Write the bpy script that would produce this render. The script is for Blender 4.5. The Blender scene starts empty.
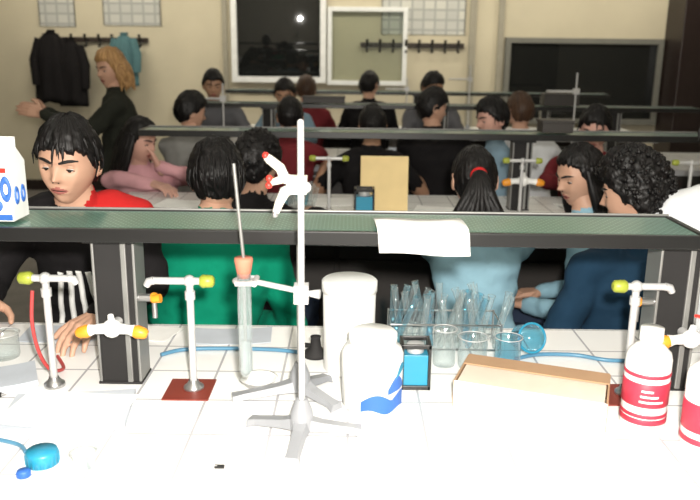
import bpy, math, random
from mathutils import Vector, Matrix, noise
from mathutils.bvhtree import BVHTree
random.seed(4)
R=math.radians
scene=bpy.context.scene
try:
    scene.view_settings.view_transform='Standard'
    scene.view_settings.look='None'
except Exception: pass

# ---------------------------------------------------------------- materials
M={}
def mat(name,col,rough=.5,metal=0,spec=.5,var=.06,vscale=12,bump=0,bscale=60,emit=None,coat=0):
    m=bpy.data.materials.new(name); m.use_nodes=True
    nt=m.node_tree; b=nt.nodes['Principled BSDF']
    tc=nt.nodes.new('ShaderNodeTexCoord')
    n=nt.nodes.new('ShaderNodeTexNoise'); n.inputs['Scale'].default_value=vscale; n.inputs['Detail'].default_value=3
    nt.links.new(tc.outputs['Object'],n.inputs['Vector'])
    r=nt.nodes.new('ShaderNodeValToRGB')
    c=col
    r.color_ramp.elements[0].position=.3; r.color_ramp.elements[1].position=.7
    r.color_ramp.elements[0].color=tuple(x*(1-var) for x in c[:3])+(1,)
    r.color_ramp.elements[1].color=tuple(min(1,x*(1+var)) for x in c[:3])+(1,)
    nt.links.new(n.outputs['Fac'],r.inputs['Fac']); nt.links.new(r.outputs['Color'],b.inputs['Base Color'])
    b.inputs['Roughness'].default_value=rough; b.inputs['Metallic'].default_value=metal
    b.inputs['Specular IOR Level'].default_value=spec
    b.inputs['Coat Weight'].default_value=coat
    if bump:
        n2=nt.nodes.new('ShaderNodeTexNoise'); n2.inputs['Scale'].default_value=bscale
        nt.links.new(tc.outputs['Object'],n2.inputs['Vector'])
        bp=nt.nodes.new('ShaderNodeBump'); bp.inputs['Strength'].default_value=bump; bp.inputs['Distance'].default_value=.01
        nt.links.new(n2.outputs['Fac'],bp.inputs['Height']); nt.links.new(bp.outputs['Normal'],b.inputs['Normal'])
    if emit:
        b.inputs['Emission Color'].default_value=tuple(col[:3])+(1,); b.inputs['Emission Strength'].default_value=emit
    M[name]=m; return m
def hairmat(name,c0,c1,rough=.5,spec=.35):
    m=bpy.data.materials.new(name); m.use_nodes=True
    nt=m.node_tree; b=nt.nodes['Principled BSDF']
    at=nt.nodes.new('ShaderNodeAttribute'); at.attribute_name='hco'
    n=nt.nodes.new('ShaderNodeTexNoise'); n.inputs['Scale'].default_value=1.0; n.inputs['Detail'].default_value=4
    nt.links.new(at.outputs['Vector'],n.inputs['Vector'])
    r=nt.nodes.new('ShaderNodeValToRGB'); r.color_ramp.elements[0].position=.35; r.color_ramp.elements[1].position=.68
    r.color_ramp.elements[0].color=c0+(1,); r.color_ramp.elements[1].color=c1+(1,)
    nt.links.new(n.outputs['Fac'],r.inputs['Fac']); nt.links.new(r.outputs['Color'],b.inputs['Base Color'])
    bp=nt.nodes.new('ShaderNodeBump'); bp.inputs['Strength'].default_value=.6; bp.inputs['Distance'].default_value=.004
    nt.links.new(n.outputs['Fac'],bp.inputs['Height']); nt.links.new(bp.outputs['Normal'],b.inputs['Normal'])
    b.inputs['Roughness'].default_value=rough; b.inputs['Specular IOR Level'].default_value=spec
    M[name]=m
def brickmat(name,c1,mortar,bw,bh,ms,rough=.3,xz=False,offset=0,c2=None,spec=.5,coat=0):
    m=bpy.data.materials.new(name); m.use_nodes=True
    nt=m.node_tree; b=nt.nodes['Principled BSDF']
    tc=nt.nodes.new('ShaderNodeTexCoord'); br=nt.nodes.new('ShaderNodeTexBrick')
    if xz:
        s=nt.nodes.new('ShaderNodeSeparateXYZ'); k=nt.nodes.new('ShaderNodeCombineXYZ')
        nt.links.new(tc.outputs['Object'],s.inputs[0]); nt.links.new(s.outputs[0],k.inputs[0]); nt.links.new(s.outputs[2],k.inputs[1])
        nt.links.new(k.outputs[0],br.inputs['Vector'])
    else: nt.links.new(tc.outputs['Object'],br.inputs['Vector'])
    br.offset=offset; br.squash=1
    br.inputs['Color1'].default_value=tuple(c1)+(1,); br.inputs['Color2'].default_value=tuple(c2 or c1)+(1,)
    br.inputs['Mortar'].default_value=tuple(mortar)+(1,)
    br.inputs['Scale'].default_value=1; br.inputs['Brick Width'].default_value=bw; br.inputs['Row Height'].default_value=bh
    br.inputs['Mortar Size'].default_value=ms; br.inputs['Mortar Smooth'].default_value=.1
    nt.links.new(br.outputs['Color'],b.inputs['Base Color'])
    b.inputs['Roughness'].default_value=rough; b.inputs['Specular IOR Level'].default_value=spec
    b.inputs['Coat Weight'].default_value=coat
    M[name]=m
def glassmat(name,tint,gl=.12,groughness=.05,dif=.5,face=.7,dcol=(.8,.88,.9)):
    m=bpy.data.materials.new(name); m.use_nodes=True
    nt=m.node_tree; nt.nodes.remove(nt.nodes['Principled BSDF']); out=nt.nodes['Material Output']
    t=nt.nodes.new('ShaderNodeBsdfTransparent'); t.inputs[0].default_value=tuple(tint)+(1,)
    g=nt.nodes.new('ShaderNodeBsdfGlossy'); g.inputs['Roughness'].default_value=groughness
    lw=nt.nodes.new('ShaderNodeLayerWeight'); lw.inputs[0].default_value=.3
    mp=nt.nodes.new('ShaderNodeMath'); mp.operation='MULTIPLY_ADD'; mp.inputs[1].default_value=face; mp.inputs[2].default_value=gl
    nt.links.new(lw.outputs['Facing'],mp.inputs[0])
    mx=nt.nodes.new('ShaderNodeMixShader')
    d=nt.nodes.new('ShaderNodeBsdfDiffuse'); d.inputs[0].default_value=dcol+(1,)
    mx2=nt.nodes.new('ShaderNodeMixShader'); mx2.inputs[0].default_value=dif
    nt.links.new(g.outputs[0],mx2.inputs[1]); nt.links.new(d.outputs[0],mx2.inputs[2])
    nt.links.new(mp.outputs[0],mx.inputs[0]); nt.links.new(t.outputs[0],mx.inputs[1]); nt.links.new(mx2.outputs[0],mx.inputs[2])
    nt.links.new(mx.outputs[0],out.inputs[0]); M[name]=m

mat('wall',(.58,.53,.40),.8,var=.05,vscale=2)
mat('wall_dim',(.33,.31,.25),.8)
mat('floor_m',(.16,.15,.14),.5,var=.2,vscale=6)
mat('ceil',(.7,.7,.66),.9)
brickmat('tile',(.90,.90,.89),(.44,.44,.46),.15,.15,.0028,rough=.22)
brickmat('ribglass',(.015,.095,.065),(.13,.26,.21),.016,.010,.0016,rough=.28,coat=.3,offset=.5)
brickmat('poster',(.60,.60,.55),(.36,.37,.36),.13,.11,.012,rough=.7,xz=True,c2=(.48,.49,.47))
mat('black',(.008,.008,.008),.35); mat('blackmat',(.012,.011,.011),.8)
mat('cabinet',(.04,.035,.032),.5); mat('steel',(.50,.50,.50),.3,metal=.9); mat('alu',(.28,.28,.27),.45,metal=.6)
mat('greymetal',(.55,.55,.55),.38,metal=.25); mat('basemetal',(.30,.31,.33),.4,metal=.2)
mat('white',(.84,.84,.82),.4); mat('paper',(.88,.88,.86),.8); mat('paperlined',(.50,.54,.60),.8); mat('cream',(.8,.77,.66),.5)
mat('frame',(.78,.80,.80),.4); mat('framegrey',(.17,.17,.15),.5)
mat('pane',(.010,.011,.011),.02,spec=.45,var=0)
mat('darkwood',(.018,.010,.009),.4); mat('rackwood',(.03,.02,.015),.5)
mat('knob',(.30,.34,.04),.4); mat('orange',(.78,.30,.02),.4); mat('redp',(.62,.03,.02),.4)
mat('redtube',(.45,.05,.05),.4); mat('bluetube',(.08,.22,.34),.35); mat('bluep',(.02,.24,.38),.35)
mat('bluelabel',(.03,.12,.42),.5); mat('pinklabel',(.48,.03,.06),.5); mat('plate',(.20,.030,.018),.45)
mat('cork',(.55,.18,.11),.7); mat('powder',(.30,.32,.32),.8); mat('card',(.42,.26,.15),.8); mat('cardin',(.66,.58,.48),.8)
mat('folder',(.74,.57,.28),.7,var=.04)
mat('tubelamp',(1,.98,.92),.5,emit=4,var=0)
glassmat('glass',(.95,.98,.98),.07,.05,.40,.6); glassmat('blueglass',(.40,.80,.92),.10,.05,.3); glassmat('winglass',(.9,.92,.9),.03,.03)
mat('skin',(.56,.33,.23),.5,var=.05,bump=.05,spec=.35); mat('skin2',(.42,.24,.15),.5,var=.06,spec=.35); mat('skin_pink',(.58,.33,.26),.5,spec=.35)
mat('lips',(.36,.12,.10),.45); mat('eyewhite',(.62,.60,.58),.2); mat('iris',(.012,.008,.006),.1)
hairmat('hairblack',(.002,.002,.002),(.010,.008,.008),rough=.45,spec=.3); hairmat('hairbrown',(.025,.012,.007),(.09,.045,.022)); hairmat('hairblond',(.22,.11,.04),(.60,.36,.15))
mat('browblack',(.006,.005,.005),.7)
def cloth(n,c): mat(n,c,.9,var=.12,vscale=7,bump=.25,bscale=25,spec=.2)
cloth('c_black',(.010,.009,.010)); cloth('c_green',(.0,.21,.12)); cloth('c_blue',(.27,.46,.56)); cloth('c_navy',(.008,.030,.06))
cloth('c_pink',(.62,.33,.36)); cloth('c_white',(.72,.74,.76)); cloth('c_red',(.50,.02,.02))
cloth('c_grey',(.12,.12,.13)); cloth('c_jeans',(.03,.045,.08)); cloth('c_teal',(.08,.17,.19)); cloth('c_olive',(.022,.024,.018))
cloth('c_wine',(.16,.02,.025)); cloth('c_ltgrey',(.24,.24,.23)); cloth('c_ltblue',(.20,.30,.38))

# ---------------------------------------------------------------- mesh builder
class MB:
    def __init__(s): s.v=[];s.f=[];s.m=[];s.s=[]
    def add(s,vs,fs,mt,sm=True):
        o=len(s.v); s.v+= [Vector(p) for p in vs]
        for f in fs: s.f.append([i+o for i in f]); s.m.append(mt); s.s.append(sm)
    def box(s,c,size,mt,rz=0,rot=None):
        c=Vector(c); m=rot if rot else Matrix.Rotation(rz,3,'Z'); vs=[]
        for x in(-.5,.5):
            for y in(-.5,.5):
                for z in(-.5,.5): vs.append(c+m@Vector((x*size[0],y*size[1],z*size[2])))
        s.add(vs,[(0,1,3,2),(4,6,7,5),(0,4,5,1),(2,3,7,6),(0,2,6,4),(1,5,7,3)],mt,False)
    def tube(s,pts,rad,mt,seg=12,caps=True,flat=1.0):
        pts=[Vector(p) for p in pts]
        if not hasattr(rad,'__len__'): rad=[rad]*len(pts)
        up=None; vs=[];fs=[]
        for i,p in enumerate(pts):
            a=pts[max(0,i-1)]; b=pts[min(len(pts)-1,i+1)]; d=(b-a).normalized()
            if up is None:
                up=Vector((0,0,1)) if abs(d.z)<.9 else Vector((1,0,0))
            u=(up-d*up.dot(d)).normalized(); w=d.cross(u); up=u
            for k in range(seg):
                t=2*math.pi*k/seg
                vs.append(p+(u*math.cos(t)*flat+w*math.sin(t))*rad[i])
        for i in range(len(pts)-1):
            for k in range(seg):
                k2=(k+1)%seg
                fs.append((i*seg+k,i*seg+k2,(i+1)*seg+k2,(i+1)*seg+k))
        s.add(vs,fs,mt,True)
        if caps:
            n=len(pts)
            s.add(vs[:seg],[tuple(range(seg))[::-1]],mt,False); s.add(vs[(n-1)*seg:],[tuple(range(seg))],mt,False)
    def ball(s,c,r,mt,seg=16,rings=10,rot=None):
        c=Vector(c)
        if not hasattr(r,'__len__'): r=(r,r,r)
        vs=[];fs=[]
        for i in range(rings+1):
            ph=math.pi*i/rings
            for k in range(seg):
                t=2*math.pi*k/seg
                p=Vector((r[0]*math.sin(ph)*math.cos(t),r[1]*math.sin(ph)*math.sin(t),r[2]*math.cos(ph)))
                if rot: p=rot@p
                vs.append(c+p)
        for i in range(rings):
            for k in range(seg):
                k2=(k+1)%seg; fs.append((i*seg+k,(i+1)*seg+k,(i+1)*seg+k2,i*seg+k2))
        s.add(vs,fs,mt)
    def capsule(s,a,b,ra,rb,mt='x',seg=14):
        s.tube([a,b],[ra,rb],mt,seg); s.ball(a,ra,mt,seg,8); s.ball(b,rb,mt,seg,8)
    def lathe(s,c,prof,mt,seg=28,rot=None):
        c=Vector(c); vs=[];fs=[]
        for r,z in prof:
            for k in range(seg):
                t=2*math.pi*k/seg; p=Vector((r*math.cos(t),r*math.sin(t),z))
                if rot: p=rot@p
                vs.append(c+p)
        for i in range(len(prof)-1):
            for k in range(seg):
                k2=(k+1)%seg; fs.append((i*seg+k,i*seg+k2,(i+1)*seg+k2,(i+1)*seg+k))
        s.add(vs,fs,mt)
    def arc(s,c,r,a0,a1,zf0,zf1,mt,n=20):
        c=Vector(c); vs=[];fs=[]
        for i in range(n+1):
            t=a0+(a1-a0)*i/n
            for z in(zf0(i/n),zf1(i/n)): vs.append(c+Vector((r*math.cos(t),r*math.sin(t),z)))
        for i in range(n): fs.append((2*i,2*i+2,2*i+3,2*i+1))
        s.add(vs,fs,mt)
    def ring(s,c,R_,r,mt,rot=None,seg=28,sx=1,sz=1):
        c=Vector(c)
        vs=[];fs=[];n=8
        for i in range(seg):
            t=2*math.pi*i/seg
            for k in range(n):
                q=2*math.pi*k/n; rr=R_+r*math.cos(q)
                p=Vector((rr*math.cos(t)*sx,rr*math.sin(t)*sz,r*math.sin(q)))
                if rot: p=rot@p
                vs.append(c+p)
        for i in range(seg):
            for k in range(n):
                a=i*n+k;b=i*n+(k+1)%n;c2=((i+1)%seg)*n+(k+1)%n;d=((i+1)%seg)*n+k
                fs.append((a,d,c2,b))
        s.add(vs,fs,mt)
    def loft(s,rings,mt,seg=20):
        vs=[];fs=[]
        for c,rx,ry in rings:
            c=Vector(c)
            for k in range(seg):
                t=2*math.pi*k/seg; vs.append(c+Vector((rx*math.cos(t),ry*math.sin(t),0)))
        for i in range(len(rings)-1):
            for k in range(seg):
                k2=(k+1)%seg; fs.append((i*seg+k,i*seg+k2,(i+1)*seg+k2,(i+1)*seg+k))
        n=len(rings); fs.append(tuple(range(seg))[::-1]); fs.append(tuple((n-1)*seg+k for k in range(seg)))
        s.add(vs,fs,mt)
    def mesh(s,name,origin=(0,0,0)):
        o=Vector(origin); me=bpy.data.meshes.new(name)
        me.from_pydata([tuple(v-o) for v in s.v],[],s.f)
        names=[]
        for n in s.m:
            if n not in names: names.append(n)
        for n in names:
            me.materials.append(M.get(n))
        for i,p in enumerate(me.polygons):
            p.material_index=names.index(s.m[i]); p.use_smooth=s.s[i]
        me.update(); return me
    def build(s,name,origin=(0,0,0),parent=None,bevel=0):
        ob=bpy.data.objects.new(name,s.mesh(name,origin)); scene.collection.objects.link(ob)
        if parent: ob.parent=parent; ob.location=(0,0,0)
        else: ob.location=origin
        if bevel:
            b=ob.modifiers.new('bev','BEVEL'); b.width=bevel; b.segments=2; b.limit_method='ANGLE'; b.angle_limit=R(50)
        return ob

def remesh(mb,voxel,smooth=4):
    me=bpy.data.meshes.new('tmp'); me.from_pydata([tuple(v) for v in mb.v],[],mb.f)
    ob=bpy.data.objects.new('tmp',me); scene.collection.objects.link(ob)
    m=ob.modifiers.new('r','REMESH'); m.mode='VOXEL'; m.voxel_size=voxel; m.use_smooth_shade=True
    if smooth:
        k=ob.modifiers.new('s','SMOOTH'); k.factor=.5; k.iterations=smooth
    dg=bpy.context.evaluated_depsgraph_get(); dg.update()
    out=bpy.data.meshes.new_from_object(ob.evaluated_get(dg))
    bpy.data.objects.remove(ob,do_unlink=True)
    return out

def link(name,me,parent):
    ob=bpy.data.objects.new(name,me); scene.collection.objects.link(ob); ob.parent=parent
    return ob

# ---------------------------------------------------------------- room
def simple_box(name,c,size,mt,bevel=0):
    b=MB(); b.box(c,size,mt); return b.build(name,c,bevel=bevel)
simple_box('floor',(0,4,-.05),(11,12,.1),'floor_m')
simple_box('ceiling',(0,4,3.25),(11,12,.1),'ceil')
simple_box('wall_back',(0,9.05,1.6),(11,.1,3.2),'wall')
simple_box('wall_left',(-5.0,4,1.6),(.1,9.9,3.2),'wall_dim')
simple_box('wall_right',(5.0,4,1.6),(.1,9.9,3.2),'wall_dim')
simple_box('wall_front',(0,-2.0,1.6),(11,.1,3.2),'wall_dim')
simple_box('baseboard_back',(0,8.985,.06),(9.8,.03,.12),'darkwood')
def window(name,x0,x1,z0,z1,t,framem,panem,yaw=0,pit=0,y=9.0,d=.08):
    b=MB(); cx=(x0+x1)/2; cz=(z0+z1)/2; w=x1-x0; h=z1-z0
    for X in(x0+t/2,x1-t/2): b.box((X,y-d/2,cz),(t,d,h),framem)
    for Z in(z0+t/2,z1-t/2): b.box((cx,y-d/2,Z),(w-2*t,d,t),framem)
    rot=Matrix.Rotation(yaw,3,'Z')@Matrix.Rotation(pit,3,'X')
    b.box((cx,y-d/2,cz),(w-2*t+.01,.006,h-2*t+.01),panem,rot=rot)
    return b.build(name,(cx,y,cz),bevel=.006)
window('window_1',-1.37,-.30,1.29,2.75,.065,'frame','pane',yaw=R(4),pit=R(2.2),d=.12)
window('window_2',-.285,.62,1.27,2.13,.050,'frame','winglass',yaw=R(-4))
window('window_3',1.74,3.53,.86,1.82,.06,'framegrey','pane')
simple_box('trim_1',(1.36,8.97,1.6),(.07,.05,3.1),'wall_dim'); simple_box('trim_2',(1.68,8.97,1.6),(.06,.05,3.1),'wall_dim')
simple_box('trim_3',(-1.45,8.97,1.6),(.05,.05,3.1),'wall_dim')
simple_box('column_brown',(3.90,8.75,1.6),(.70,.48,3.19),'darkwood',.01)
def poster(x0,x1,z0,z1):
    b=MB(); c=((x0+x1)/2,8.992,(z0+z1)/2); b.box(c,(x1-x0,.008,z1-z0),'poster')
    for X in(x0,x1): b.box((X,8.988,c[2]),(.012,.014,z1-z0),'framegrey')
    b.build('periodic_table_poster',c)
poster(-3.55,-3.15,1.88,2.6); poster(-2.82,-2.18,1.90,2.6); poster(.33,1.27,1.84,2.6)
def rack(x0,x1,z):
    b=MB(); c=((x0+x1)/2,8.98,z)
    b.box((c[0],8.98,z),(x1-x0,.035,.055),'rackwood')
    n=8
    for i in range(n):
        X=x0+(i+.5)*(x1-x0)/n
        b.tube([(X,8.97,z+.01),(X,8.92,z),(X,8.89,z+.03),(X,8.885,z+.06)],[.014,.014,.014,.018],'black',8)
        b.tube([(X,8.95,z-.01),(X,8.93,z-.06),(X,8.90,z-.07)],[.012,.012,.016],'black',8)
    b.build('coat_rack',c,bevel=.004)
rack(-3.56,-2.33,1.74); rack(.09,1.27,1.72)
def coat(x,z,w,h,mt,y=8.82):
    b=MB(); vs=[];fs=[];seg=40;n=14
    for i in range(n):
        t=i/(n-1); ww=w*(.22+.78*min(1,(t/.22))**.6)*(1+.12*t); dd=.05+.05*min(1,t*3)
        for k in range(seg):
            a=2*math.pi*k/seg; f=1+.16*math.sin(6*a+x*9)*t+.06*math.sin(11*a+i*.4)
            vs.append((x+ww/2*math.cos(a)*f,y+dd*math.sin(a)*f,z-t*h+(.02*math.sin(3*a) if t>.9 else 0)))
    for i in range(n-1):
        for k in range(seg):
            k2=(k+1)%seg; fs.append((i*seg+k,i*seg+k2,(i+1)*seg+k2,(i+1)*seg+k))
    fs.append(tuple(range(seg))); fs.append(tuple((n-1)*seg+k for k in range(seg)))
    b.add(vs,fs,mt)
    for sgn in(-1,1):
        b.tube([(x+sgn*w*.36,y,z-.1*h),(x+sgn*w*.56,y-.02,z-.4*h),(x+sgn*w*.54,y-.03,z-.75*h)],[.055,.06,.05],mt,12)
    b.ring((x,y+.02,z+.01),.035,.012,mt)
    b.build('hanging_coat',(x,y,z))
coat(-3.38,1.82,.34,.78,'c_black'); coat(-3.17,1.74,.28,.72,'c_black'); coat(-2.56,1.80,.24,.55,'c_teal')

def fluor(x,y,p,tilt=0):
    b=MB(); b.box((x,y,3.15),(1.3,.30,.08),'white')
    for dy in(-.07,.07): b.tube([(x-.6,y+dy,3.09),(x+.6,y+dy,3.09)],.016,'tubelamp',10)
    b.build('ceiling_lamp',(x,y,3.15),bevel=.005)
    l=bpy.data.lights.new('fluorescent','AREA'); l.shape='RECTANGLE'; l.size=1.2; l.size_y=.28; l.energy=p; l.color=(1,.91,.74)
    o=bpy.data.objects.new('fluorescent_light',l); scene.collection.objects.link(o); o.location=(x,y,3.06); o.rotation_euler=(R(tilt),0,0)
for x in(-3,-1,1,3): fluor(x,7.6,31,34)
for x in(-2.2,0,2.2): fluor(x,5.0,4)
for x in(-1.5,1.5): fluor(x,2.4,3)
fl=bpy.data.lights.new('camera_flash','POINT'); fl.energy=280; fl.shadow_soft_size=.03; fl.color=(1,.95,.88)
fo=bpy.data.objects.new('camera_flash_light',fl); scene.collection.objects.link(fo); fo.location=(.06,.0,1.70)
w=bpy.data.worlds.new('w'); scene.world=w; w.use_nodes=True
w.node_tree.nodes['Background'].inputs[0].default_value=(.6,.55,.5,1); w.node_tree.nodes['Background'].inputs[1].default_value=.03

# ---------------------------------------------------------------- benches
BZ=.90; SZ=1.264
def bench(x0,x1,y0,y1,cy0,cy1):
    b=MB(); c=((x0+x1)/2,(y0+y1)/2,0)
    b.box((c[0],c[1],BZ-.02),(x1-x0,y1-y0,.04),'tile')
    b.box((c[0],(cy0+cy1)/2,(BZ-.04+.08)/2+.0),(x1-x0-.1,cy1-cy0,BZ-.04-.08),'cabinet')
    b.box((c[0],(cy0+cy1)/2,.04),(x1-x0-.2,cy1-cy0-.06,.08),'black')
    n=max(2,int((x1-x0)/.5))
    for i in range(n):
        X=x0+.05+(i+.5)*(x1-x0-.1)/n; W=(x1-x0-.1)/n-.02
        for Y,sg in((cy0,-1),(cy1,1)):
            b.box((X,Y+sg*.009,.42),(W,.018,.62),'cabinet'); b.box((X,Y+sg*.009,.79),(W,.018,.10),'cabinet')
            b.tube([(X-.05,Y+sg*.035,.79),(X+.05,Y+sg*.035,.79)],.006,'steel',8)
    b.build('lab_bench',(x0,y0,0),bevel=.003)
bench(-1.5,1.6,.72,1.93,.80,1.50)
bench(-1.15,2.6,2.97,3.93,3.25,3.65); bench(-1.15,2.8,4.97,5.93,5.25,5.65); bench(-1.25,2.8,6.97,7.93,7.2,7.7)
def shelf(x0,x1,yc,posts,dep=.175):
    b=MB(); c=(x0,yc,BZ); L=x1-x0; cx=(x0+x1)/2
    b.box((cx,yc,SZ-.006),(L-.02,dep-.02,.010),'ribglass')
    for Y in(yc-dep/2,yc+dep/2):
        b.box((cx,Y,SZ-.014),(L,.014,.028),'black')
        if Y>yc: b.tube([(x0,Y,SZ+.002),(x1,Y,SZ+.002)],.003,'alu',8)
    for X in(x0,x1): b.box((X,yc,SZ-.014),(.014,dep,.028),'black')
    for k in range(int(L/.3)): b.box((x0+.15+k*.3,yc,SZ-.02),(.02,dep-.02,.016),'black')
    for X in posts:
        hh=SZ-.03-BZ; zc=(BZ+SZ-.03)/2
        b.box((X,yc,zc),(.080,.07,hh),'blackmat')
        b.box((X-.043,yc,zc),(.006,.074,hh),'alu'); b.box((X+.043,yc,zc),(.006,.074,hh),'alu')
        b.box((X+.022,yc-.036,zc),(.012,.006,hh),'alu')
        b.box((X,yc,BZ+.003),(.096,.08,.006),'blackmat'); b.box((X,yc,SZ-.035),(.11,.12,.012),'black')
    b.build('bench_reagent_shelf',c,bevel=.002)
shelf(-1.35,.715,1.582,[-.500,.70],dep=.19)
shelf(-.97,2.3,3.585,[-.45,.80,2.0]); shelf(-1.12,2.5,5.585,[-.6,.65,1.9]); shelf(-1.22,2.5,7.585,[-.6,.65,1.9])

def tap(x,y,h,dx0,dx1,knobs=('l',),plate=True):
    b=MB(); z=BZ
    b.lathe((x,y,z),[(.0,.001),(.022,.001),(.022,.008),(.014,.014),(.010,.022)],'steel',20)
    b.tube([(x,y,z+.01),(x,y,z+h)],.0078,'greymetal',12); b.ball((x,y,z+h),.013,'greymetal')
    b.tube([(x+dx0,y,z+h),(x+dx1,y,z+h)],.0078,'greymetal',12)
    b.tube([(x,y,z+h-.04),(x,y,z+h-.022)],.011,'greymetal',12)
    for s_,X in((-1,x+dx0),(1,x+dx1)):
        if ('l' in knobs and s_<0) or ('r' in knobs and s_>0):
            b.tube([(X,y,z+h),(X+s_*.006,y,z+h),(X+s_*.026,y,z+h),(X+s_*.030,y,z+h)],[.010,.0145,.013,.008],'knob',12)
        else:
            b.tube([(X,y,z+h),(X+s_*.010,y,z+h-.002),(X+s_*.016,y,z+h-.012)],[.009,.009,.007],'greymetal',10)
    if plate: b.box((x-.008,y-.005,z+.0015),(.098,.105,.003),'plate')
    b.build('water_tap',(x,y,z))
tap(-.335,1.522,.245,-.075,.022,('r',)); tap(-.640,1.53,.245,-.026,.05,('l',),False); tap(.60,1.522,.245,-.02,.06,('l',))
tap(.78,3.45,.25,-.06,.06,('l','r'),False); tap(-.1,3.45,.25,-.06,.06,('l','r'),False); tap(1.55,3.45,.25,-.06,.06,('l',),False)
def valve(x,y,z,yc,col='orange',sc=1.0):
    b=MB()
    b.tube([(x,yc,z),(x,y,z)],.010*sc,'greymetal',12)
    b.ball((x,y,z),(.020*sc,.018*sc,.020*sc),'white')
    for s_ in(-1,1):
        b.tube([(x+s_*.012*sc,y,z),(x+s_*.036*sc,y-.002,z-.002),(x+s_*.046*sc,y-.002,z-.004)],[.012*sc,.010*sc,.013*sc],'white',12)
        b.tube([(x+s_*.042*sc,y-.002,z-.004),(x+s_*.052*sc,y-.002,z-.006),(x+s_*.068*sc,y-.002,z-.010),(x+s_*.074*sc,y-.002,z-.012)],[.010*sc,.0145*sc,.012*sc,.008*sc],col,12)
    b.tube([(x,y,z+.016*sc),(x,y-.004,z+.030*sc)],[.008*sc,.006*sc],'white',10)
    b.build('gas_valve',(x,y,z))
valve(-.495,1.495,1.048,1.54); valve(.715,1.495,1.040,1.54); valve(.80,3.50,1.05,3.548,'orange',1.3); valve(-.45,3.50,1.05,3.548,'orange',1.3)
def sidecock(x,y,z,sg):
    b=MB(); b.tube([(x,y,z),(x+sg*.03,y,z)],.009,'steel',10); b.ball((x+sg*.033,y,z),(.011,.011,.012),'orange')
    b.tube([(x+sg*.033,y-.01,z),(x+sg*.050,y-.012,z+.003)],[.009,.010],'orange',10)
    b.tube([(x+sg*.033,y,z-.008),(x+sg*.033,y,z-.045)],.006,'steel',8); b.build('gas_cock',(x,y,z))
sidecock(-.454,1.56,1.095,1); sidecock(.654,1.56,1.10,-1)

def hose(name,pts,r,mt):
    P=[Vector(p) for p in pts]; out=[]
    for i in range(len(P)-1):
        a=P[max(0,i-1)];b_=P[i];c=P[i+1];d=P[min(len(P)-1,i+2)]
        for k in range(6):
            t=k/6; out.append(.5*((2*b_)+(c-a)*t+(2*a-5*b_+4*c-d)*t*t+(3*b_-a-3*c+d)*t**3))
    out.append(P[-1]); b=MB(); b.tube(out,r,mt,10); b.build(name,P[0])
hose('blue_rubber_hose',[(-.45,1.70,.906),(-.40,1.735,.906),(-.30,1.745,.906),(-.18,1.74,.906),(-.10,1.72,.906)],.005,'bluetube')
hose('blue_rubber_hose',[(.40,1.70,.906),(.46,1.73,.906),(.55,1.73,.906),(.62,1.70,.906),(.70,1.70,.906)],.005,'bluetube')
hose('red_rubber_hose',[(-.665,1.52,1.12),(-.672,1.52,1.05),(-.668,1.53,.98),(-.655,1.55,.93),(-.65,1.61,.907),(-.69,1.68,.907)],.004,'redtube')
hose('red_rubber_hose',[(.80,1.49,1.03),(.78,1.47,1.0),(.755,1.44,.95),(.740,1.40,.908),(.735,1.34,.908)],.005,'redtube')

def stand(x,y,h,feet,wf=1.25):
    b=MB(); z=BZ
    for fx,fy in feet:
        d=Vector((fx,fy,0)); dn=d.normalized(); sd=Vector((-dn.y,dn.x,0))
        vs=[];st=[(0,.016*wf,.016,.040),(.35,.012*wf,.013,.028),(.85,.011*wf,.007,.018),(1,.014*wf,.0,.015)]
        for t,wd,z0,z1 in st:
            p=Vector((x,y,z))+d*t
            vs+= [p-sd*wd+Vector((0,0,z0)),p+sd*wd+Vector((0,0,z0)),p+sd*wd*.7+Vector((0,0,z1)),p-sd*wd*.7+Vector((0,0,z1))]
        fs=[(0,3,2,1)]
        for i in range(3):
            for k in range(4): fs.append((i*4+k,i*4+(k+1)%4,(i+1)*4+(k+1)%4,(i+1)*4+k))
        fs.append((12,13,14,15)); b.add(vs,fs,'basemetal',False)
    b.tube([(x,y,z+.015),(x,y,z+.05),(x,y,z+.075)],[.024,.021,.011],'basemetal',16)
    b.tube([(x,y,z+.03),(x,y,z+h)],.0060,'greymetal',12); b.ball((x,y,z+h),.006,'greymetal')
    return b
b=stand(-.088,1.325,.593,[(-.105,.04),(.115,.005),(-.012,-.115)])
X,Y=-.088,1.325
b.box((X-.006,Y-.002,1.385),(.034,.028,.03),'cream'); b.tube([(X+.01,Y-.03,1.385),(X+.01,Y-.012,1.385)],[.010,.007],'steel',10)
b.tube([(X-.01,Y,1.390),(X-.028,Y-.004,1.396),(X-.036,Y-.006,1.415),(X-.054,Y-.01,1.430),(X-.060,Y-.01,1.436)],[.010,.010,.009,.008,.006],'cream',10)
b.tube([(X-.01,Y,1.380),(X-.028,Y-.004,1.372),(X-.038,Y-.006,1.352),(X-.044,Y-.01,1.335)],[.010,.010,.008,.006],'cream',10)
b.tube([(X-.028,Y-.004,1.396),(X-.050,Y-.03,1.392)],[.008,.005],'cream',10)
b.ball((X-.060,Y-.012,1.437),(.006,.008,.006),'redp'); b.ball((X-.052,Y-.032,1.400),.006,'redp'); b.ball((X-.045,Y-.012,1.333),.006,'steel')
b.ball((X-.053,Y-.032,1.388),.006,'redp')
z=1.184
b.box((X,Y,z),(.026,.026,.034),'greymetal'); b.tube([(X+.012,Y,z),(X+.034,Y-.004,z)],[.005,.009],'greymetal',10)
TX,TY=-.203,1.40
b.tube([(X,Y+.01,z),(TX+.02,TY-.004,z)],.0055,'greymetal',10)
b.ring((TX,TY,z),.0185,.004,'greymetal'); b.tube([(TX+.02,TY-.02,z),(TX-.014,TY-.022,z)],.005,'greymetal',8)
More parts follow.
